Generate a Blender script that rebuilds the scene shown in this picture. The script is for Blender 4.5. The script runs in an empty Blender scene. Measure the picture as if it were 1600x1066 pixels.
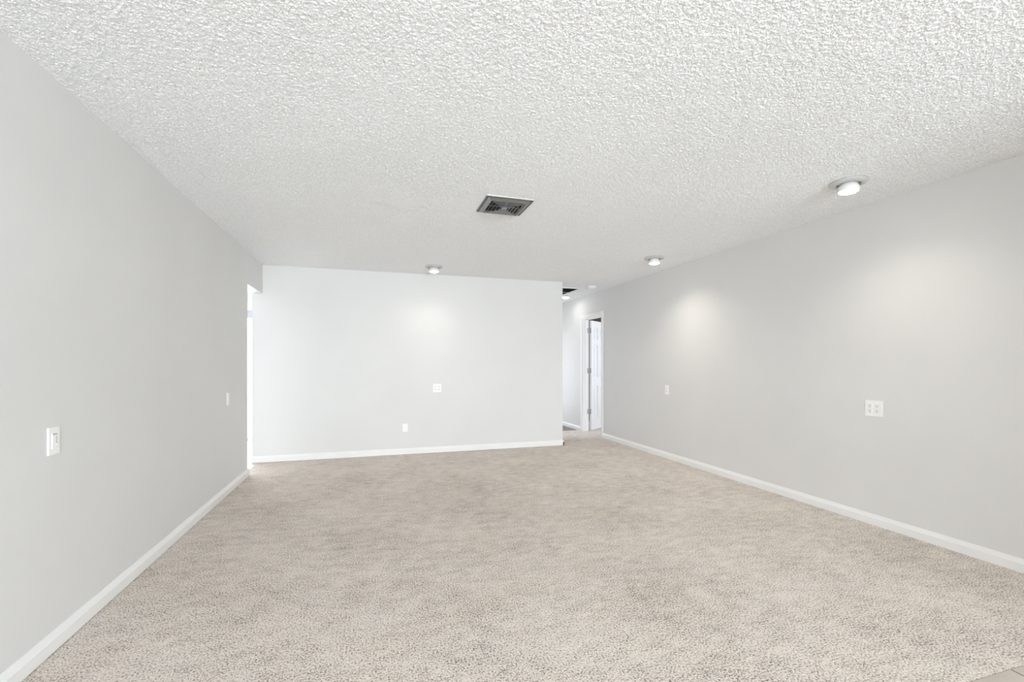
import bpy, bmesh, math, random
import numpy as np
from mathutils import Vector, Matrix

random.seed(4)
PI = math.pi
scene = bpy.context.scene
COL = scene.collection

# ------------------------------------------------------------------ camera
YAW = 0.2978
CAM_Z = 1.2199
cam_d = bpy.data.cameras.new('camera')
cam = bpy.data.objects.new('camera', cam_d)
COL.objects.link(cam)
cam.location = (0, 0, CAM_Z)
cam.rotation_euler = (PI / 2, 0, -YAW)
cam_d.sensor_width = 36.0
cam_d.lens = 707.93 / 1600 * 36.0
cam_d.shift_y = 35.63 / 1600
cam_d.clip_start = 0.02
scene.camera = cam

# ------------------------------------------------------------------ view, world, daylight
vs = scene.view_settings
vs.view_transform = 'Standard'
vs.look = 'None'
vs.gamma = 1.0
vs.exposure = 1.27
vs.use_curve_mapping = False
scene.cycles.max_bounces = 14
scene.cycles.diffuse_bounces = 10
scene.cycles.transparent_max_bounces = 12
scene.cycles.sample_clamp_indirect = 3.0
scene.cycles.use_denoising = True
scene.cycles.use_adaptive_sampling = False

world = bpy.data.worlds.new('world')
scene.world = world
world.use_nodes = True
world.cycles.sampling_method = 'NONE'
bg = world.node_tree.nodes['Background']
bg.inputs['Color'].default_value = (0.90, 0.95, 1.0, 1)
bg.inputs['Strength'].default_value = 2.2


def area_light(name, loc, rot, sx, sy, watts, color, spread=PI):
    d = bpy.data.lights.new(name, 'AREA')
    d.shape = 'RECTANGLE'
    d.size, d.size_y = sx, sy
    d.energy = watts
    d.color = color
    d.spread = spread
    o = bpy.data.objects.new(name, d)
    COL.objects.link(o)
    o.location = loc
    o.rotation_euler = rot
    return o


# daylight outside the real glass openings behind the camera and in the two side rooms
YE_FILL = 9.1
DAY = (0.845, 0.932, 1.0)
area_light('daylight_rear', (0.95, -5.85, 1.06), (math.radians(86), 0, 0), 2.4, 2.04, 218, DAY)
area_light('daylight_kitchen', (-2.6, 8.25, 1.05), (-PI / 2, 0, 0), 2.0, 2.0, 34, (1.0, 1.0, 1.0))
area_light('hall_fill', (3.04, YE_FILL, 1.05), (-PI / 2, 0, 0), 0.5, 1.8, 0.55, (0.97, 0.97, 1.0))  # added lamp behind an added opening, brightens the hall wall
area_light('daylight_bedroom', (6.75, 6.6, 1.35), (PI / 2, 0, PI / 2), 1.7, 1.3, 16, (0.80, 0.87, 1.0))

# ------------------------------------------------------------------ room dimensions (metres)
XL, XR, YB, H = -1.3045, 3.6366, 6.2604, 2.44
T = 0.115                       # wall thickness
XH = 2.713                      # free end of the back wall = left side of the hall
YR = -5.5                       # rear wall, behind the camera
YE = 8.75                       # end of the hall
JY = 5.555                      # end of the left wall where the kitchen opening starts
HDR = 2.088                     # underside of the opening's header
DY0, DY1, DZ = 6.768, 7.482, 2.035   # bedroom doorway in the right wall
WT = H + 0.03                   # wall tops, let into the ceiling board
TILE_Y = 1.149                  # carpet / tile seam


# ------------------------------------------------------------------ material helpers
def newmat(name):
    m = bpy.data.materials.new(name)
    m.use_nodes = True
    nt = m.node_tree
    return m, nt, nt.nodes['Principled BSDF']


def simple(name, col, rough=0.5, metal=0.0):
    m, nt, b = newmat(name)
    b.inputs['Base Color'].default_value = (*col, 1)
    b.inputs['Roughness'].default_value = rough
    b.inputs['Metallic'].default_value = metal
    return m


def nd(nt, typ, **kw):
    n = nt.nodes.new(typ)
    for k, v in kw.items():
        if k in n.inputs:
            n.inputs[k].default_value = v
        else:
            setattr(n, k, v)
    return n


def coords(nt, scale=(1, 1, 1), rot=(0, 0, 0)):
    tc = nt.nodes.new('ShaderNodeTexCoord')
    mp = nt.nodes.new('ShaderNodeMapping')
    mp.inputs['Scale'].default_value = scale
    mp.inputs['Rotation'].default_value = rot
    nt.links.new(tc.outputs['Object'], mp.inputs['Vector'])
    return mp.outputs['Vector']


def ramp(nt, fac, stops):
    r = nt.nodes.new('ShaderNodeValToRGB')
    els = r.color_ramp.elements
    while len(els) < len(stops):
        els.new(0.5)
    for e, (p, c) in zip(els, stops):
        e.position = p
        e.color = (*c, 1) if len(c) == 3 else c
    nt.links.new(fac, r.inputs['Fac'])
    return r.outputs['Color']


def mixcol(nt, a, b, fac, mode='MULTIPLY'):
    n = nt.nodes.new('ShaderNodeMix')
    n.data_type = 'RGBA'
    n.blend_type = mode
    n.inputs[0].default_value = fac
    nt.links.new(a, n.inputs[6])
    nt.links.new(b, n.inputs[7])
    return n.outputs[2]


def paint(name, col, rough=0.55, peel=0.12):
    m, nt, b = newmat(name)
    v = coords(nt)
    n = nd(nt, 'ShaderNodeTexNoise', Scale=140.0, Detail=2.0)
    nt.links.new(v, n.inputs['Vector'])
    n2 = nd(nt, 'ShaderNodeTexNoise', Scale=1.3, Detail=2.0)
    nt.links.new(v, n2.inputs['Vector'])
    lo = tuple(c * 0.985 for c in col)
    hi = tuple(min(1, c * 1.012) for c in col)
    c = ramp(nt, n2.outputs['Fac'], [(0.35, lo), (0.65, hi)])
    nt.links.new(c, b.inputs['Base Color'])
    bp = nd(nt, 'ShaderNodeBump', Strength=peel, Distance=0.002)
    nt.links.new(n.outputs['Fac'], bp.inputs['Height'])
    nt.links.new(bp.outputs['Normal'], b.inputs['Normal'])
    b.inputs['Roughness'].default_value = rough
    return m


M = {}
M['wall'] = paint('wall_paint', (0.750, 0.748, 0.742))
M['trim'] = simple('trim_gloss_white', (0.88, 0.88, 0.87), 0.35)
M['door'] = simple('door_white', (0.84, 0.84, 0.85), 0.4)
M['plastic'] = simple('switch_plastic', (0.93, 0.93, 0.925), 0.5)
M['dark'] = simple('dark_slot', (0.03, 0.03, 0.03), 0.7)
M['grey_slot'] = simple('grey_slot', (0.16, 0.16, 0.155), 0.6)
M['steel'] = simple('satin_nickel', (0.46, 0.46, 0.45), 0.4, 1.0)
M['trim_ring'] = simple('lamp_ring_enamel', (0.56, 0.56, 0.55), 0.35)
M['bulb'] = simple('bulb_glass_white', (0.86, 0.86, 0.85), 0.25)
M['grille'] = simple('grille_white', (0.78, 0.78, 0.77), 0.45)
M['slat_and_shade'] = simple('dark_slat_and_duct_shade', (0.05, 0.05, 0.05), 0.6)
M['valance'] = simple('valance_fabric', (0.55, 0.56, 0.58), 0.8)
M['door_frame'] = simple('door_frame_grey_white', (0.42, 0.45, 0.50), 0.5)
M['plenum'] = simple('plenum_black', (0.012, 0.012, 0.012), 0.9)


def mk_ceiling(displace):
    m, nt, b = newmat('stippled_ceiling' if displace else 'stippled_ceiling_plain')
    v = coords(nt)
    n1 = nd(nt, 'ShaderNodeTexNoise', Scale=150.0, Detail=2.0, Roughness=0.5)
    n2 = nd(nt, 'ShaderNodeTexVoronoi', Scale=150.0)
    n3 = nd(nt, 'ShaderNodeTexNoise', Scale=0.9, Detail=4.0)
    n5 = nd(nt, 'ShaderNodeTexNoise', Scale=78.0, Detail=0.0)
    for n in (n1, n2, n3, n5):
        nt.links.new(v, n.inputs['Vector'])
    h1 = nd(nt, 'ShaderNodeMath', operation='MULTIPLY')
    nt.links.new(n1.outputs['Fac'], h1.inputs[0])
    h1.inputs[1].default_value = 1.1
    hgt = nd(nt, 'ShaderNodeMath', operation='MULTIPLY_ADD')
    nt.links.new(n2.outputs['Distance'], hgt.inputs[0])
    hgt.inputs[1].default_value = -0.85
    h5 = nd(nt, 'ShaderNodeMath', operation='MULTIPLY_ADD')
    nt.links.new(n5.outputs['Fac'], h5.inputs[0])
    h5.inputs[1].default_value = 1.3
    nt.links.new(h1.outputs[0], h5.inputs[2])
    nt.links.new(h5.outputs[0], hgt.inputs[2])
    if displace:
        dn = nd(nt, 'ShaderNodeDisplacement', Midlevel=1.6, Scale=CEIL_DEPTH)
        nt.links.new(hgt.outputs[0], dn.inputs['Height'])
        nt.links.new(dn.outputs[0], nt.nodes['Material Output'].inputs['Displacement'])
        m.displacement_method = 'BOTH'
    c = ramp(nt, n3.outputs['Fac'], [(0.32, (0.885, 0.89, 0.892)), (0.55, (0.905, 0.91, 0.915))])
    # faint dust stain beside the air vent
    tc3 = nt.nodes.new('ShaderNodeTexCoord')
    mp3 = nt.nodes.new('ShaderNodeMapping')
    mp3.inputs['Scale'].default_value = (1.0, 1.9, 0.0)
    mp3.inputs['Location'].default_value = (-0.15, -6.9, 0.0)
    nt.links.new(tc3.outputs['Object'], mp3.inputs['Vector'])
    ln = nd(nt, 'ShaderNodeVectorMath', operation='LENGTH')
    nt.links.new(mp3.outputs['Vector'], ln.inputs[0])
    n7 = nd(nt, 'ShaderNodeTexNoise', Scale=4.0, Detail=4.0)
    nt.links.new(coords(nt, (1.0, 2.2, 1.0)), n7.inputs['Vector'])
    st = nd(nt, 'ShaderNodeMath', operation='MULTIPLY_ADD')
    nt.links.new(n7.outputs['Fac'], st.inputs[0])
    st.inputs[1].default_value = 1.6
    nt.links.new(ln.outputs['Value'], st.inputs[2])
    c = mixcol(nt, c, ramp(nt, st.outputs[0], [(0.55, (0.90, 0.89, 0.875)), (1.0, (1, 1, 1))]), 1.0)
    n6 = nd(nt, 'ShaderNodeTexNoise', Scale=88.0, Detail=3.0, Roughness=0.7)  # random speckle puts the shaded grain of the stipple into the colour
    tc2 = coords(nt, (1.0, 0.6, 1.0))
    nt.links.new(tc2, n6.inputs['Vector'])
    c = mixcol(nt, c, ramp(nt, n6.outputs['Fac'], [(0.37, (0.87, 0.87, 0.87)), (0.58, (1, 1, 1))]), 1.0)
    nt.links.new(c, b.inputs['Base Color'])
    b.inputs['Roughness'].default_value = 0.9
    return m


def mk_carpet():
    m, nt, b = newmat('berber_carpet')
    v = coords(nt)
    n1 = nd(nt, 'ShaderNodeTexNoise', Scale=125.0, Detail=3.0, Roughness=0.7)
    nv = nd(nt, 'ShaderNodeTexVoronoi', Scale=125.0)
    n2 = nd(nt, 'ShaderNodeTexNoise', Scale=1.7, Detail=6.0, Roughness=0.66)
    v3 = coords(nt, (1.0, 1.7, 1.0), (0, 0, 0.2))
    n3 = nd(nt, 'ShaderNodeTexNoise', Scale=9.0, Detail=5.0, Roughness=0.68)
    n4 = nd(nt, 'ShaderNodeTexNoise', Scale=2.1, Detail=3.0)
    for n in (n1, nv, n2):
        nt.links.new(v, n.inputs['Vector'])
    nt.links.new(v3, n3.inputs['Vector'])
    nt.links.new(v3, n4.inputs['Vector'])
    # fleck value, shifted by the lie of the pile
    a = nd(nt, 'ShaderNodeMath', operation='MULTIPLY_ADD')
    nt.links.new(n2.outputs['Fac'], a.inputs[0])
    a.inputs[1].default_value = 0.16
    nt.links.new(n1.outputs['Fac'], a.inputs[2])
    c2 = nd(nt, 'ShaderNodeMath', operation='MULTIPLY_ADD')
    nt.links.new(n3.outputs['Fac'], c2.inputs[0])
    c2.inputs[1].default_value = 0.22
    nt.links.new(a.outputs[0], c2.inputs[2])
    off = nd(nt, 'ShaderNodeMath', operation='SUBTRACT')
    nt.links.new(c2.outputs[0], off.inputs[0])
    off.inputs[1].default_value = 0.174
    fleck = ramp(nt, off.outputs[0], [(0.345, (0.10, 0.087, 0.076)), (0.42, (0.42, 0.378, 0.338)),
                                      (0.495, (0.80, 0.728, 0.660)), (0.585, (0.98, 0.92, 0.865))])
    hue = ramp(nt, n4.outputs['Fac'], [(0.38, (1.0, 0.98, 0.955)), (0.62, (0.99, 0.98, 0.97))])
    c = mixcol(nt, fleck, hue, 1.0)
    nt.links.new(c, b.inputs['Base Color'])
    hs = nd(nt, 'ShaderNodeMath', operation='MULTIPLY_ADD')
    nt.links.new(nv.outputs['Distance'], hs.inputs[0])
    hs.inputs[1].default_value = -0.5
    nt.links.new(n1.outputs['Fac'], hs.inputs[2])
    bp = nd(nt, 'ShaderNodeBump', Strength=0.9, Distance=0.010)
    nt.links.new(hs.outputs[0], bp.inputs['Height'])
    nt.links.new(bp.outputs['Normal'], b.inputs['Normal'])
    b.inputs['Roughness'].default_value = 1.0
    b.inputs['Specular IOR Level'].default_value = 0.05
    return m


def mk_tile(name, col, grout, size, off, width=0.008):
    m, nt, b = newmat(name)
    tc = nt.nodes.new('ShaderNodeTexCoord')
    mp = nt.nodes.new('ShaderNodeMapping')
    mp.inputs['Location'].default_value = (-off[0], -off[1], 0)
    nt.links.new(tc.outputs['Object'], mp.inputs['Vector'])
    br = nt.nodes.new('ShaderNodeTexBrick')
    br.offset = 0.0
    br.inputs['Scale'].default_value = 1.0
    br.inputs['Brick Width'].default_value = size
    br.inputs['Row Height'].default_value = size
    br.inputs['Mortar Size'].default_value = width / 2
    br.inputs['Mortar Smooth'].default_value = 0.2
    br.inputs['Color1'].default_value = (*col, 1)
    br.inputs['Color2'].default_value = (*[c * 0.96 for c in col], 1)
    br.inputs['Mortar'].default_value = (*grout, 1)
    nt.links.new(mp.outputs['Vector'], br.inputs['Vector'])
    n = nd(nt, 'ShaderNodeTexNoise', Scale=9.0, Detail=6.0, Roughness=0.6)
    nt.links.new(tc.outputs['Object'], n.inputs['Vector'])
    mott = ramp(nt, n.outputs['Fac'], [(0.35, (0.84, 0.83, 0.82)), (0.62, (1, 1, 1))])
    c = mixcol(nt, br.outputs['Color'], mott, 0.8)
    nt.links.new(c, b.inputs['Base Color'])
    bp = nd(nt, 'ShaderNodeBump', Strength=0.5, Distance=0.003)
    bp.invert = True
    nt.links.new(br.outputs['Fac'], bp.inputs['Height'])
    nt.links.new(bp.outputs['Normal'], b.inputs['Normal'])
    b.inputs['Roughness'].default_value = 0.45
    return m


def mk_wood(name, c1, c2, axis='X', scale=6.0):
    m, nt, b = newmat(name)
    s = {'X': (1, 12, 12), 'Y': (12, 1, 12), 'Z': (12, 12, 1)}[axis]
    v = coords(nt, s)
    n = nd(nt, 'ShaderNodeTexNoise', Scale=scale, Detail=5.0, Distortion=0.6)
    nt.links.new(v, n.inputs['Vector'])
    c = ramp(nt, n.outputs['Fac'], [(0.35, c1), (0.65, c2)])
    nt.links.new(c, b.inputs['Base Color'])
    b.inputs['Roughness'].default_value = 0.5
    return m


def mk_brushed():
    m, nt, b = newmat('brushed_aluminium')
    v = coords(nt, (8, 60, 8))
    n = nd(nt, 'ShaderNodeTexNoise', Scale=6.0, Detail=3.0)
    nt.links.new(v, n.inputs['Vector'])
    c = ramp(nt, n.outputs['Fac'], [(0.3, (0.25, 0.25, 0.24)), (0.7, (0.36, 0.36, 0.355))])
    nt.links.new(c, b.inputs['Base Color'])
    b.inputs['Metallic'].default_value = 0.85
    b.inputs['Roughness'].default_value = 0.38
    return m


def mk_glass():
    m = bpy.data.materials.new('window_glass')
    m.use_nodes = True
    nt = m.node_tree
    nt.nodes.clear()
    out = nt.nodes.new('ShaderNodeOutputMaterial')
    tr = nt.nodes.new('ShaderNodeBsdfTransparent')
    gl = nt.nodes.new('ShaderNodeBsdfGlossy')
    gl.inputs['Roughness'].default_value = 0.02
    mx = nt.nodes.new('ShaderNodeMixShader')
    mx.inputs[0].default_value = 0.05
    nt.links.new(tr.outputs[0], mx.inputs[1])
    nt.links.new(gl.outputs[0], mx.inputs[2])
    nt.links.new(mx.outputs[0], out.inputs['Surface'])
    return m


def mk_emit(name, col, strength):
    m, nt, b = newmat(name)
    b.inputs['Base Color'].default_value = (0.9, 0.9, 0.88, 1)
    b.inputs['Emission Color'].default_value = (*col, 1)
    b.inputs['Emission Strength'].default_value = strength
    m.cycles.emission_sampling = 'NONE'
    return m


CEIL_DEPTH = 0.0050
M['ceiling'] = mk_ceiling(True)
M['ceiling_plain'] = mk_ceiling(False)
M['carpet'] = mk_carpet()
M['tile'] = mk_tile('beige_tile', (0.60, 0.54, 0.475), (0.10, 0.09, 0.08), 0.335, (2.433, TILE_Y + 0.004), 0.007)
M['kitchen_tile'] = mk_tile('pale_tile', (0.80, 0.80, 0.79), (0.55, 0.55, 0.54), 0.33, (0.05, 0.1), 0.005)
M['dark_wood'] = mk_wood('dark_wood_panel', (0.045, 0.022, 0.012), (0.10, 0.05, 0.028), 'Z')
M['plank'] = mk_wood('grey_brown_plank', (0.17, 0.155, 0.14), (0.27, 0.25, 0.23), 'Y')
M['alu'] = mk_brushed()
M['alu_lit'] = simple('aluminium_lit_lip', (0.55, 0.55, 0.54), 0.5, 0.4)
M['louvre'] = simple('louvre_grey_steel', (0.15, 0.15, 0.145), 0.8, 0.0)
M['louvre_edge'] = simple('louvre_lit_edge', (0.34, 0.34, 0.33), 0.8, 0.0)
M['glass'] = mk_glass()
M['lens'] = mk_emit('lit_lamp_lens', (1.0, 0.96, 0.88), 6.0)
M['hall_dome'] = mk_emit('lit_opal_glass', (1.0, 0.97, 0.93), 1.6)
M['concrete'] = simple('patio_concrete', (0.78, 0.77, 0.75), 0.8)


# ------------------------------------------------------------------ mesh helpers
class MB:
    """collects shapes into one mesh"""

    def __init__(self, mats):
        self.bm = bmesh.new()
        self.mats = mats if isinstance(mats, (list, tuple)) else [mats]

    def box(self, lo, hi, mi=0, bevel=0.0, seg=2):
        vs = [self.bm.verts.new((x, y, z)) for x in (lo[0], hi[0]) for y in (lo[1], hi[1]) for z in (lo[2], hi[2])]
        idx = [(0, 1, 3, 2), (4, 6, 7, 5), (0, 4, 5, 1), (2, 3, 7, 6), (0, 2, 6, 4), (1, 5, 7, 3)]
        fs = [self.bm.faces.new([vs[i] for i in q]) for q in idx]
        for f in fs:
            f.material_index = mi
        if bevel > 0:
            es = list({e for f in fs for e in f.edges})
            r = bmesh.ops.bevel(self.bm, geom=es, offset=bevel, segments=seg, profile=0.5, affect='EDGES')
            for f in r['faces']:
                f.material_index = mi
        return self

    def prism(self, pts, frame, length, mi=0):
        """2-D profile pts swept along frame = (origin, u, v, w) by length along w"""
        o, u, v, w = [Vector(a) for a in frame]
        a = [self.bm.verts.new(o + u * p[0] + v * p[1]) for p in pts]
        b = [self.bm.verts.new(o + u * p[0] + v * p[1] + w * length) for p in pts]
        n = len(pts)
        fs = [self.bm.faces.new(a), self.bm.faces.new(b[::-1])]
        for i in range(n):
            fs.append(self.bm.faces.new([a[i], b[i], b[(i + 1) % n], a[(i + 1) % n]]))
        for f in fs:
            f.material_index = mi
        return self

    def lathe(self, prof, seg=48, mi=0, center=(0, 0, 0), axis='Z'):
        rings = []
        for r, z in prof:
            ring = []
            if r < 1e-6:
                p = [(0, 0, z)]
            else:
                p = [(r * math.cos(2 * PI * k / seg), r * math.sin(2 * PI * k / seg), z) for k in range(seg)]
            for q in p:
                if axis == 'X':
                    q = (q[2], q[0], q[1])
                elif axis == 'Y':
                    q = (q[1], q[2], q[0])
                ring.append(self.bm.verts.new((center[0] + q[0], center[1] + q[1], center[2] + q[2])))
            rings.append(ring)
        for A, B in zip(rings, rings[1:]):
            for k in range(seg):
                k2 = (k + 1) % seg
                if len(A) == 1 and len(B) == 1:
                    continue
                if len(A) == 1:
                    f = self.bm.faces.new([A[0], B[k], B[k2]])
                elif len(B) == 1:
                    f = self.bm.faces.new([A[k], B[0], A[k2]])
                else:
                    f = self.bm.faces.new([A[k], B[k], B[k2], A[k2]])
                f.material_index = mi
                f.smooth = True
        return self

    def band(self, o, i, thick, mi=0, top=None):
        """square ring between outer square (half size, z) and inner square, with a thickness"""
        (ro, zo), (ri, zi) = o, i
        sq = [(-1, -1), (1, -1), (1, 1), (-1, 1)]
        lay = []
        for r, z in ((ro, zo), (ri, zi), (ri, zi + thick), (ro, zo + thick)):
            lay.append([self.bm.verts.new((r * a, r * b, z)) for a, b in sq])
        for q in range(4):
            A, B = lay[q], lay[(q + 1) % 4]
            for k in range(4):
                f = self.bm.faces.new([A[k], A[(k + 1) % 4], B[(k + 1) % 4], B[k]])
                f.material_index = top if (top is not None and q == 2) else mi
        return self

    def build(self, name, parent=None, loc=None):
        bmesh.ops.recalc_face_normals(self.bm, faces=self.bm.faces[:])
        me = bpy.data.meshes.new(name)
        self.bm.to_mesh(me)
        self.bm.free()
        for m in self.mats:
            me.materials.append(m)
        o = bpy.data.objects.new(name, me)
        COL.objects.link(o)
        if parent is not None:
            o.parent = parent
        if loc is not None:
            o.location = loc
        return o


def struct(o, label, cat):
    o['kind'] = 'structure'
    o['label'] = label
    o['category'] = cat
    return o


def thing(name, label, cat, loc, rot=(0, 0, 0), group=None):
    o = bpy.data.objects.new(name, None)
    o.empty_display_size = 0.05
    COL.objects.link(o)
    o.location = loc
    o.rotation_euler = rot
    o['label'] = label
    o['category'] = cat
    if group:
        o['group'] = group
    return o


def copy_thing(root, loc, rot, label):
    r = root.copy()
    COL.objects.link(r)
    r.location = loc
    r.rotation_euler = rot
    r['label'] = label
    for ch in list(root.children):
        c = ch.copy()
        COL.objects.link(c)
        c.parent = r
        for g in list(ch.children):
            d = g.copy()
            COL.objects.link(d)
            d.parent = c
    return r


# ------------------------------------------------------------------ floors
m = MB(M['carpet'])
m.box((XL - T * 0.5, TILE_Y, -0.03), (XR, YB + T, 0))
m.box((XH, YB + T, -0.03), (XR + T, 7.605, 0))
struct(m.build('floor'), 'flecked beige-grey carpet covering the living room floor', 'floor')
m = MB(M['tile'])
m.box((XL, YR, -0.03), (XR, TILE_Y - 0.004, -0.0005))
struct(m.build('floor_tiled'), 'beige ceramic tile floor with dark grout at the near right corner', 'floor')
m = MB(M['plank'])
m.box((XH, 7.606, -0.03), (XR, YE, -0.006))
struct(m.build('floor_hall'), 'dark grey-brown plank floor at the far end of the hall', 'floor')
m = MB(M['carpet'])
m.box((XR + T + 0.001, 5.0, -0.03), (6.5, YE, 0))
struct(m.build('floor_bedroom'), 'pale carpet seen through the open bedroom door', 'floor')
m = MB(M['kitchen_tile'])
m.box((-4.6, 3.2, -0.03), (XL - T * 0.5 - 0.001, 8.0, -0.003))
struct(m.build('floor_kitchen'), 'pale sunlit tile floor beyond the left opening', 'floor')
m = MB(M['concrete'])
m.box((-12, 8.15, -0.2), (2.5, 20, -0.06))
struct(m.build('ground'), 'bright concrete patio outside the kitchen sliding door', 'ground')

# ------------------------------------------------------------------ ceilings
def grid_mesh(name, x0, x1, y0, y1, z, step, mat, up):
    nx, ny = int(round((x1 - x0) / step)), int(round((y1 - y0) / step))
    gx, gy = np.meshgrid(np.linspace(x0, x1, nx + 1), np.linspace(y0, y1, ny + 1), indexing='ij')
    co = np.stack([gx, gy, np.full_like(gx, z)], -1).reshape(-1, 3).astype(np.float32)
    k = np.arange((nx + 1) * (ny + 1)).reshape(nx + 1, ny + 1)
    q = [k[:-1, :-1], k[1:, :-1], k[1:, 1:], k[:-1, 1:]]
    q = np.stack(q if up else q[::-1], -1).reshape(-1).astype(np.int32)
    me = bpy.data.meshes.new(name)
    nf = nx * ny
    me.vertices.add(len(co))
    me.vertices.foreach_set('co', co.ravel())
    me.loops.add(4 * nf)
    me.loops.foreach_set('vertex_index', q)
    me.polygons.add(nf)
    me.polygons.foreach_set('loop_start', np.arange(0, 4 * nf, 4, dtype=np.int32))
    me.polygons.foreach_set('use_smooth', np.ones(nf, dtype=bool))
    me.update(calc_edges=True)
    me.materials.append(mat)
    o = bpy.data.objects.new(name, me)
    COL.objects.link(o)
    return o


m = MB(M['ceiling_plain'])
m.box((-4.72, YR - T, H + 0.02), (6.62, YE + T, H + 0.1))
struct(m.build('ceiling_slab'), 'flat ceiling board behind the stippled coat and over the side rooms', 'ceiling')
struct(grid_mesh('ceiling_hall', XH, XR, YB + 0.002, YE, H + 0.0005, 0.008, M['ceiling'], False),
       'white stippled hall ceiling', 'ceiling')
struct(grid_mesh('ceiling', XL - 0.03, XR + 0.03, 0.80, YB + 0.002, H + 0.0005, 0.0035, M['ceiling'], False), 'white stippled popcorn ceiling over the living room and hall', 'ceiling')

# ------------------------------------------------------------------ walls
m = MB(M['wall'])
m.box((XL - T, YR, 0), (XL, JY, WT), bevel=0.0)
m.box((XL - T, JY, HDR), (XL, YB, WT))
struct(m.build('wall_left'), 'light grey painted left wall ending at an opening with a header', 'wall')

m = MB(M['wall'])
m.box((XL - T, YB, 0), (XH, YB + T, WT))
struct(m.build('wall_back'), 'light grey painted back wall of the living room', 'wall')

m = MB(M['wall'])
m.box((XR, YR, 0), (XR + T, DY0, WT))
m.box((XR, DY0, DZ), (XR + T, DY1, WT))
m.box((XR, DY1, 0), (XR + T, YE, WT))
struct(m.build('wall_right'), 'light grey painted long right wall running into the hall', 'wall')

m = MB(M['wall'])
m.box((XH - T, YB + T, 0), (XH, YE, WT))
struct(m.build('wall_hall_left'), 'left side wall of the hall behind the back wall', 'wall')
m = MB(M['wall'])
m.box((XH - T, YE, 0), (2.78, YE + T, WT))
m.box((3.30, YE, 0), (XR + T, YE + T, WT))
m.box((2.78, YE, 0), (3.30, YE + T, 0.05))
m.box((2.78, YE, 1.95), (3.30, YE + T, WT))
struct(m.build('wall_hall_end'), 'end wall of the hall', 'wall')

m = MB(M['wall'])
m.box((2.60, -0.45, 0), (XR, -0.33, WT))  # added out of view to keep rear light off the near right corner
struct(m.build('wall_shade_blocker'), 'unseen wall added behind the camera to shade the near right corner', 'wall')
m = MB(M['trim'])  # unseen window added at the hall end for its light
m.box((2.78, YE + 0.03, 0.05), (2.83, YE + 0.08, 1.95))
m.box((3.25, YE + 0.03, 0.05), (3.30, YE + 0.08, 1.95))
m.box((2.83, YE + 0.03, 0.05), (3.25, YE + 0.08, 0.10))
m.box((2.83, YE + 0.03, 1.90), (3.25, YE + 0.08, 1.95))
w = struct(m.build('hall_fill_window'), 'unseen window added in the hall end wall to light the hall', 'window')
m = MB(M['glass'])
m.box((2.83, YE + 0.052, 0.10), (3.25, YE + 0.058, 1.90))
m.build('pane', w)
# rear wall with a wide glazed opening, behind the camera
m = MB(M['wall'])
WX0, WX1, WZ = -0.3, 2.2, 2.1
m.box((XL - T, YR - T, 0), (WX0, YR, WT))
m.box((WX1, YR - T, 0), (XR + T, YR, WT))
m.box((WX0, YR - T, WZ), (WX1, YR, WT))
struct(m.build('wall_rear'), 'rear wall behind the camera with a wide glass door', 'wall')
m = MB(M['trim'])
for x in (WX0, (WX0 + WX1) / 2 - 0.03, WX1 - 0.06):
    m.box((x, YR - 0.08, 0.04), (x + 0.06, YR - 0.03, WZ - 0.06))
m.box((WX0, YR - 0.08, WZ - 0.06), (WX1, YR - 0.03, WZ))
m.box((WX0, YR - 0.08, 0), (WX1, YR - 0.03, 0.04))
w = struct(m.build('window_2'), 'wide sliding glass door behind the camera', 'window')
m = MB(M['glass'])
m.box((WX0 + 0.06, YR - 0.058, 0.04), (WX1 - 0.06, YR - 0.052, WZ - 0.06))
m.build('pane', w)

# kitchen walls with a sliding glass door in the far one
KX0, KX1 = -3.5, -1.60
m = MB(M['wall'])
m.box((-4.6, 8.0, 0), (KX0, 8.0 + T, WT))
m.box((KX1, 8.0, 0), (XH - T, 8.0 + T, WT))
m.box((KX0, 8.0, 2.06), (KX1, 8.0 + T, WT))
m.box((-4.6 - T, 3.2, 0), (-4.6, 8.0 + T, WT))
m.box((-4.6 - T, 3.2 - T, 0), (XL - T, 3.2, WT))
struct(m.build('wall_kitchen'), 'white kitchen walls beyond the left opening', 'wall')
m = MB(M['door_frame'])
for x in (KX0, (KX0 + KX1) / 2, KX1 - 0.06):
    m.box((x, 8.03, 0.05), (x + 0.06, 8.09, 2.0))
m.box((KX0, 8.03, 1.94), (KX1, 8.09, 2.06))
m.box((KX0, 8.03, 0), (KX1, 8.09, 0.05))
w = struct(m.build('window_1'), 'bright sliding glass door glimpsed through the left opening', 'window')
m = MB(M['glass'])
m.box((KX0 + 0.06, 8.057, 0.05), (KX1 - 0.06, 8.063, 1.94))
m.build('pane', w)

# bedroom walls
m = MB([M['dark_wood'], M['wall']])
m.box((XR + T, YE, 0), (6.5, YE + T, WT), 0)
struct(m.build('wall_bedroom_far'), 'dark brown wood panelled bedroom wall behind the open door', 'wall')
m = MB(M['wall'])
m.box((XR + T, 5.0 - T, 0), (6.5, 5.0, WT))
BY0, BY1, BZ0, BZ1 = 5.75, 7.45, 0.70, 2.0
m.box((6.5, 5.0 - T, 0), (6.5 + T, BY0, WT))
m.box((6.5, BY1, 0), (6.5 + T, YE + T, WT))
m.box((6.5, BY0, 0), (6.5 + T, BY1, BZ0))
m.box((6.5, BY0, BZ1), (6.5 + T, BY1, WT))
struct(m.build('wall_bedroom_side'), 'bedroom walls with a window beyond the hall door', 'wall')
m = MB(M['trim'])
m.box((6.53, BY0, BZ0), (6.58, BY0 + 0.05, BZ1))
m.box((6.53, BY1 - 0.05, BZ0), (6.58, BY1, BZ1))
m.box((6.53, BY0 + 0.05, BZ1 - 0.05), (6.58, BY1 - 0.05, BZ1))
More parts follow.
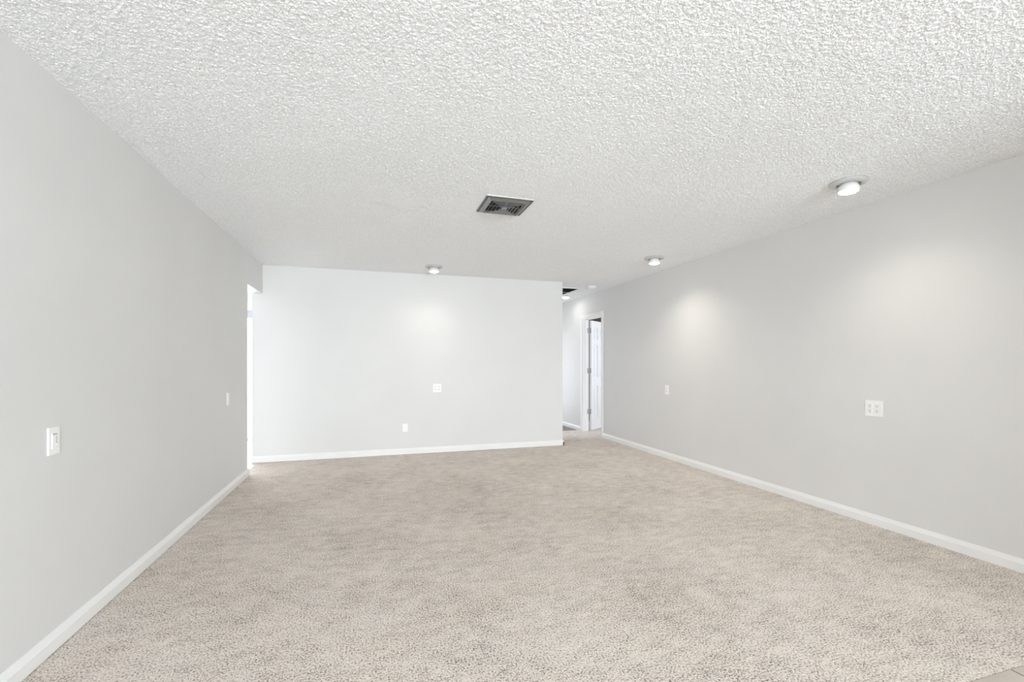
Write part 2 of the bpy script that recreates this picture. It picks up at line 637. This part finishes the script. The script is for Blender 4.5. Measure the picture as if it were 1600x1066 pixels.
m.box((6.53, BY0 + 0.05, BZ0), (6.58, BY1 - 0.05, BZ0 + 0.05))
m.box((6.53, BY0 + 0.05, (BZ0 + BZ1) / 2 - 0.02), (6.58, BY1 - 0.05, (BZ0 + BZ1) / 2 + 0.02))
w = struct(m.build('window_3'), 'bedroom window out of sight past the hall door', 'window')
m = MB(M['glass'])
m.box((6.552, BY0 + 0.05, BZ0 + 0.05), (6.558, BY1 - 0.05, BZ1 - 0.05))
m.build('pane', w)

# ------------------------------------------------------------------ baseboards (thick, with a sloped top)
BBT, BBF, BBH = 0.019, 0.052, 0.078
prof = [(0, 0), (BBT, 0), (BBT, BBF), (BBT * 0.80, BBF + 0.004), (0.004, BBH), (0, BBH)]


def baseboard(name, runs, label):
    m = MB(M['trim'])
    for o, u, w, l in runs:
        m.prism(prof, (o, u, (0, 0, 1), w), l)
    return struct(m.build(name), label, 'baseboard')


baseboard('baseboard_left', [((XL, YR, 0.004), (1, 0, 0), (0, 1, 0), JY - YR),
                             ((XL + BBT, JY, 0.004), (0, 1, 0), (-1, 0, 0), T + BBT)],
          'white baseboard with sloped top along the left wall')
baseboard('baseboard_back', [((XL - T - 0.012, YB, 0.003), (0, -1, 0), (1, 0, 0), XH - XL + T + 0.012 + BBT),
                             ((XH, YB - BBT, 0.003), (1, 0, 0), (0, 1, 0), T + BBT)],
          'white baseboard along the foot of the back wall')
baseboard('baseboard_right', [((XR, YR, 0), (-1, 0, 0), (0, 1, 0), DY0 - 0.062 - YR)],
          'white baseboard with sloped top along the right wall')
baseboard('baseboard_hall', [((XR, DY1 + 0.062, -0.006), (-1, 0, 0), (0, 1, 0), YE - DY1 - 0.062)],
          'short white baseboard on the hall wall past the door')

# ------------------------------------------------------------------ bedroom door: casing, jamb, leaf, hinges
CW, CT = 0.060, 0.017
m = MB(M['trim'])
cprof = [(0, 0), (CT * 0.6, 0), (CT, 0.012), (CT, CW - 0.006), (CT * 0.75, CW), (0, CW)]
m.prism(cprof, ((XR, DY0 - 0.002, 0), (-1, 0, 0), (0, -1, 0), (0, 0, 1)), DZ + CW)
m.prism(cprof, ((XR, DY1 + 0.002, 0), (-1, 0, 0), (0, 1, 0), (0, 0, 1)), DZ + CW)
m.prism(cprof, ((XR, DY0 - 0.002, DZ - 0.002), (-1, 0, 0), (0, 0, 1), (0, 1, 0)), DY1 - DY0 + 0.004)
# bedroom side
m.box((XR + T, DY0 - CW, 0), (XR + T + 0.014, DY0 - 0.004, DZ + CW))
m.box((XR + T, DY0 - 0.004, DZ + 0.004), (XR + T + 0.014, DY1 + 0.004, DZ + CW))
struct(m.build('trim_1'), 'white door casing around the hall doorway', 'door trim')
m = MB(M['trim'])
J = 0.018
m.box((XR, DY0, 0), (XR + T, DY0 + J, DZ - J))
m.box((XR, DY1 - J, 0), (XR + T, DY1, DZ - J))
m.box((XR, DY0, DZ - J), (XR + T, DY1, DZ))
m.box((XR + 0.045, DY1 - J - 0.010, 0), (XR + 0.078, DY1 - J, DZ - J - 0.01))
m.box((XR + 0.045, DY0 + J, 0), (XR + 0.078, DY0 + J + 0.010, DZ - J - 0.01))
m.box((XR + 0.045, DY0 + J, DZ - J - 0.010), (XR + 0.078, DY1 - J, DZ - J))
struct(m.build('trim_2'), 'white door jamb lining the hall doorway', 'door trim')

LW, LH, LT = DY1 - DY0 - 2 * J - 0.006, 1.995, 0.035


def panel_door():
    """leaf in local space: hinge edge at x=0, leaf along +x, hall-side face at y=0, bedroom-side face at y=LT"""
    m = MB(M['door'])
    st = 0.112                 # stile
    mid = 0.10                 # centre mullion
    pw = (LW - 2 * st - mid) / 2
    rails = [(0.0, 0.215), (0.80, 0.955), (1.555, 1.655), (LH - 0.115, LH)]
    m.box((0, 0, 0), (st, LT, LH))
    m.box((LW - st, 0, 0), (LW, LT, LH))
    for a, b in rails:
        m.box((st, 0, a), (LW - st, LT, b))
    for (a, b), (c, d) in zip(rails, rails[1:]):
        m.box((st + pw, 0, b), (st + pw + mid, LT, c))
        for x in (st, st + pw + mid):
            x0, x1, z0, z1 = x, x + pw, b, c
            # recessed moulding with a raised field, both faces
            for s, y0 in ((1, 0.0), (-1, LT)):
                loops = []
                for ins, dep in ((0, 0.0), (0.004, 0.014), (0.024, 0.014), (0.040, 0.003)):
                    y = y0 + s * dep
                    loops.append([m.bm.verts.new(q) for q in ((x0 + ins, y, z0 + ins), (x1 - ins, y, z0 + ins),
                                                              (x1 - ins, y, z1 - ins), (x0 + ins, y, z1 - ins))])
                for A, B in zip(loops, loops[1:]):
                    for k in range(4):
                        m.bm.faces.new([A[k], A[(k + 1) % 4], B[(k + 1) % 4], B[k]])
                m.bm.faces.new(loops[-1])
    return m


OPEN = math.radians(128)
door = panel_door().build('door_1')
piv = Vector((XR + T + 0.006, DY1 - J - 0.003, 0.012))
# closed direction is -Y; opening turns it anticlockwise into the bedroom
ang = -PI / 2 + OPEN
door.rotation_euler = (0, 0, ang)
# the bedroom-side face corner sits on the pivot: local (0, LT) -> pivot ; hall-side face is y=0 after the flip below
# local +y must point to the bedroom side when closed: closed dir (-Y) rotated -90deg maps +y -> +X
R2 = Matrix.Rotation(ang, 3, 'Z')
door.location = piv - R2 @ Vector((-0.015, LT, 0))
struct(door, 'open white six panel door swung into the bedroom off the hall', 'door')
for z in (0.352 - 0.012, 1.095 - 0.012, 1.825 - 0.012):
    m = MB(M['steel'])
    m.lathe([(0, -0.047), (0.0075, -0.047), (0.0075, 0.047), (0, 0.047)], 16, 0, (-0.0095, LT + 0.001, z))
    m.box((-0.0100, LT - 0.004, z - 0.045), (-0.0003, LT, z + 0.045))
    m.box((-0.0030, 0.002, z - 0.045), (-0.0003, LT, z + 0.045))
    # jamb leaf, lying on the jamb face (in door space)
    h = m.build('hinge', door)
    jm = MB(M['steel'])
    p = [Vector((XR + T - 0.040, DY1 - J - 0.0022, 0)), Vector((XR + T + 0.004, DY1 - J - 0.0022, 0)),
         Vector((XR + T + 0.004, DY1 - J - 0.0003, 0)), Vector((XR + T - 0.040, DY1 - J - 0.0003, 0))]
    inv = R2.inverted()
    q = [inv @ (a - door.location) for a in p]
    jm.prism([(a.x, a.y) for a in q], ((0, 0, z - 0.045), (1, 0, 0), (0, 1, 0), (0, 0, 1)), 0.09)
    jm.build('jamb_leaf', h)
m = MB(M['steel'])
for s, y in ((-1, 0.0), (1, LT)):
    m.lathe([(0.0, 0.0), (0.032, 0.0), (0.032, s * 0.006), (0.011, s * 0.010), (0.011, s * 0.035), (0.026, s * 0.045),
             (0.027, s * 0.058), (0.016, s * 0.068), (0, s * 0.070)], 24, 0, (LW - 0.065, y, 0.92), 'Y')
m.build('door_knob', door)

# ------------------------------------------------------------------ ceiling lamps
prof_ring = [(0.070, 0.006), (0.107, 0.006), (0.108, 0.0), (0.110, -0.004), (0.104, -0.011), (0.078, -0.017), (0.069, -0.016), (0.0675, -0.004),
             (0.0675, 0.006)]


def lamp(loc, label):
    t = thing('recessed_ceiling_light', label, 'ceiling light', loc, group='recessed ceiling lights')
    m = MB(M['trim_ring'])
    m.lathe(prof_ring, 56)
    m.build('trim_ring', t)
    m = MB(M['bulb'])
    m.lathe([(0.0, 0.0), (0.040, 0.0), (0.050, -0.012), (0.0600, -0.030), (0.0635, -0.044), (0.0620, -0.054), (0.0575, -0.059), (0, -0.059)], 48)
    b = m.build('bulb', t)
    m = MB(M['lens'])
    m.lathe([(0.0572, -0.0592), (0.052, -0.064), (0.042, -0.0685), (0.028, -0.0715), (0.014, -0.073), (0, -0.0735)], 48)
    m.build('lens', b)
    return t


def lamp_light(loc, watts):
    d = bpy.data.lights.new('lamp_beam', 'SPOT')
    d.energy = watts
    d.color = (1.0, 0.925, 0.82)
    d.spot_size = math.radians(140)
    d.spot_blend = 1.0
    d.shadow_soft_size = 0.05
    o = bpy.data.objects.new('lamp_beam', d)
    COL.objects.link(o)
    o.location = (loc[0], loc[1], loc[2] - 0.085)
    return o


L1, L2, L3 = (3.062, 2.252, H), (3.105, 4.518, H), (0.735, 5.742, H)
t1 = lamp(L1, 'recessed ceiling light nearest the camera, above the right wall')
copy_thing(t1, L2, (0, 0, 0), 'recessed ceiling light between smoke detector and nearest lamp, by the right wall')
copy_thing(t1, L3, (0, 0, 0), 'recessed ceiling light close to the top of the back wall')
for L, e in ((L1, 9), (L2, 14), (L3, 6)):
    lamp_light(L, e)

# ------------------------------------------------------------------ square supply diffuser
VX, VY, VS = 0.967, 3.354, 0.182
vent = thing('ceiling_vent', 'square brushed metal air vent with nested louvres in the ceiling centre', 'vent', (VX, VY, H))
m = MB(M['plenum'])
m.box((-0.138, -0.138, -0.003), (0.138, 0.138, -0.0005))
m.build('backing', vent)
m = MB([M['alu_lit'], M['alu'], M['louvre']])  # one metal in lit and shaded tones, face by face
m.band((VS, 0.004), (VS - 0.001, -0.007), 0.003, 0)
m.band((VS - 0.001, -0.007), (VS - 0.020, -0.008), 0.003, 2)
m.band((VS - 0.020, -0.008), (0.136, -0.026), 0.003, 1)
m.band((0.136, -0.026), (0.132, -0.022), 0.003, 1)
m.build('frame', vent)
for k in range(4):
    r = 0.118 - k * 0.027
    m = MB([M['louvre'], M['slat_and_shade'], M['louvre_edge']])  # upper faces black: shade inside the duct put into the colour
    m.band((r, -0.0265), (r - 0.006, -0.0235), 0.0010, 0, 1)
    m.band((r + 0.0008, -0.0290), (r + 0.0002, -0.0262), 0.0010, 2, 2)  # lips in lighter grey, lit edge lines put into the colour
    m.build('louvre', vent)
m = MB(M['alu'])
m.box((-0.022, -0.022, -0.026), (0.022, 0.022, -0.020), bevel=0.003)
m.box((-0.120, -0.003, -0.014), (0.120, 0.003, -0.008))
m.box((-0.003, -0.120, -0.014), (0.003, 0.120, -0.008))
m.build('center_plate', vent)

# ------------------------------------------------------------------ hall return grille
GX0, GX1, GY0, GY1 = 2.765, 3.200, 6.655, 7.335
gr = thing('return_air_grille', 'white framed return air grille with black openings in the hall ceiling', 'vent',
           ((GX0 + GX1) / 2, (GY0 + GY1) / 2, H))
hx, hy = (GX1 - GX0) / 2, (GY1 - GY0) / 2
m = MB(M['plenum'])
m.box((-hx + 0.02, -hy + 0.02, -0.003), (hx - 0.02, hy - 0.02, -0.0005))
m.build('backing', gr)
m = MB(M['grille'])
fw = 0.026
for lo, hi in (((-hx, -hy), (hx, -hy + fw)), ((-hx, hy - fw), (hx, hy)), ((-hx, -hy + fw), (-hx + fw, hy - fw)),
               ((hx - fw, -hy + fw), (hx, hy - fw))):
    m.box((lo[0], lo[1], -0.012), (hi[0], hi[1], 0.006), bevel=0.002)
m.box((-hx + fw, 0.075, -0.012), (hx - fw, 0.092, -0.004))
m.build('frame', gr)
n = 18
for k in range(n):
    y = -hy + fw + (k + 0.6) * (2 * hy - 2 * fw) / n
    if abs(y - 0.083) < 0.02:
        continue
    m = MB(M['slat_and_shade'])
    m.prism([(0, 0), (0.0015, 0), (0.0095, 0.008), (0.008, 0.008)], ((-hx + fw, y, -0.0115), (0, 1, 0), (0, 0, 1), (1, 0, 0)),
            2 * hx - 2 * fw)
    m.build('slat', gr)

# ------------------------------------------------------------------ detectors on the hall ceiling
sd = thing('smoke_detector', 'round white smoke detector on the ceiling at the hall entrance', 'smoke detector', (3.300, 6.455, H))
m = MB(M['plastic'])
m.lathe([(0, 0.006), (0.066, 0.006), (0.066, -0.010), (0.062, -0.012)], 40)
m.build('mounting_base', sd)
m = MB(M['plastic'])
m.lathe([(0.062, -0.0125), (0.064, -0.017), (0.058, -0.030), (0.040, -0.036), (0, -0.037)], 40)
m.build('cover', sd)
HL = (3.30, 7.62, H)
hl = thing('flush_ceiling_light', 'lit white dome light half hidden at the far end of the hall ceiling', 'ceiling light', HL)
m = MB(M['trim_ring'])
m.lathe([(0, 0.006), (0.130, 0.006), (0.130, -0.010), (0.124, -0.012), (0, -0.012)], 48)
m.build('base', hl)
m = MB(M['hall_dome'])
m.lathe([(0.124, -0.0125), (0.120, -0.020), (0.100, -0.028), (0.060, -0.033), (0, -0.035)], 48)
m.build('glass_dome', hl)
m = MB(M['dark'])
m.lathe([(0, -0.0352), (0.015, -0.0352), (0.017, -0.042), (0.012, -0.048), (0, -0.050)], 20)
m.build('finial', hl)
d = bpy.data.lights.new('hall_lamp', 'AREA')
d.shape = 'DISK'
d.size = 0.22
d.energy = 0.6
d.color = (1.0, 0.97, 0.96)
o = bpy.data.objects.new('hall_lamp', d)
COL.objects.link(o)
o.location = (HL[0], HL[1], H - 0.056)


# ------------------------------------------------------------------ wall plates; local space: x across, z up, y = out of wall (negative)
def plate_mesh(w, h, t=0.006, b=0.0035):
    return MB(M['plastic']).box((-w / 2, -t, -h / 2), (w / 2, -0.0003, h / 2), 0, b, 2)


def screw(parent, x, z, y=-0.006):
    m = MB([M['plastic'], M['grey_slot']])
    m.lathe([(0, -0.0012), (0.0026, -0.0010), (0.0034, 0.0), (0.0034, 0.0004)], 14, 0, (x, y, z), 'Y')
    m.box((x - 0.0026, y - 0.0014, z - 0.0004), (x + 0.0026, y - 0.0010, z + 0.0004), 1)
    m.build('screw', parent)


def receptacle(parent, x, z, y=-0.006):
    m = MB([M['plastic'], M['grey_slot']])
    m.box((x - 0.0165, y - 0.0022, z - 0.0142), (x + 0.0165, y + 0.0002, z + 0.0142), 0, 0.0010, 2)
    o = m.build('receptacle', parent)
    s = MB(M['grey_slot'])
    s.box((x - 0.0075, y - 0.0026, z - 0.0015), (x - 0.0048, y - 0.0021, z + 0.0080))
    s.box((x + 0.0048, y - 0.0026, z - 0.0005), (x + 0.0075, y - 0.0021, z + 0.0075))
    s.lathe([(0.0, -0.0026), (0.0030, -0.0026), (0.0030, -0.0021)], 14, 0, (x, y, z - 0.0075), 'Y')
    s.build('slot', o)


def outlet(w, h, gangs, label, loc, rot):
    t = thing('electrical_outlet', label, 'outlet', loc, rot, 'electrical outlets')
    plate_mesh(w, h).build('cover_plate', t)
    for gx in gangs:
        for dz in (0.0195, -0.0195):
            receptacle(t, gx, dz)
        screw(t, gx, 0.0)
    return t


ROT_BACK = (0, 0, 0)            # faces -Y
ROT_RIGHT = (0, 0, -PI / 2)     # faces -X
ROT_LEFT = (0, 0, PI / 2)       # faces +X

outlet(0.116, 0.116, (-0.023, 0.023), 'white double outlet on the middle of the back wall', (0.844, YB, 0.887), ROT_BACK)
outlet(0.128, 0.120, (-0.025, 0.025), 'large white double outlet on the right wall, nearest the camera', (XR, 2.481, 0.881), ROT_RIGHT)
outlet(0.080, 0.122, (0.0,), 'single white outlet on the right wall toward the hall', (XR, 5.010, 0.884), ROT_RIGHT)

bp = thing('blank_plate', 'small plain white cover plate low on the back wall', 'wall plate', (0.4145, YB, 0.357), ROT_BACK)
plate_mesh(0.070, 0.108).build('cover_plate', bp)
for z in (0.042, -0.042):
    screw(bp, 0, z)

# dimmer switch, nearest on the left wall
sw = thing('dimmer_switch', 'white dimmer switch with slider on the left wall near the camera', 'light switch',
           (XL, 2.418, 0.892), ROT_LEFT)
plate_mesh(0.076, 0.118, 0.007).build('cover_plate', sw)
m = MB(M['plastic'])
m.box((-0.0165, -0.0090, -0.0335), (0.0165, -0.0068, 0.0335), 0, 0.0008, 2)
insert = m.build('insert', sw)
m = MB(M['grey_slot'])
m.box((-0.0145, -0.0094, 0.0268), (0.0145, -0.0089, 0.0298))
m.build('slot', insert)
m = MB(M['plastic'])
m.box((-0.0145, -0.0096, -0.0320), (0.0040, -0.0088, 0.0240), 0, 0.0008, 2)
m.build('rocker', sw)
m = MB([M['plastic'], M['grey_slot']])
m.box((0.0085, -0.0092, -0.024), (0.0105, -0.0089, 0.020), 1)
m.box((0.0060, -0.0118, -0.021), (0.0130, -0.0088, -0.013), 0, 0.0008, 2)
m.build('slider', sw)

# far switch on the left wall
sw2 = thing('light_switch', 'white switch plate on the left wall beside the opening', 'light switch',
            (XL, 4.853, 0.889), ROT_LEFT)
plate_mesh(0.074, 0.118).build('cover_plate', sw2)
m = MB(M['plastic'])
m.box((-0.0165, -0.0085, -0.033), (0.0165, -0.0058, 0.033), 0, 0.0012, 2)
m.build('rocker', sw2)
for z in (0.048, -0.048):
    screw(sw2, 0, z)

# ------------------------------------------------------------------ kitchen valance
va = MB(M['valance'])
va.box((KX0 - 0.08, 7.88, 2.13), (KX1 + 0.12, 7.998, 2.33), 0, 0.004, 2)
va = va.build('window_valance')
va['label'] = 'white blind valance above the glass door beyond the left opening'
va['category'] = 'valance'
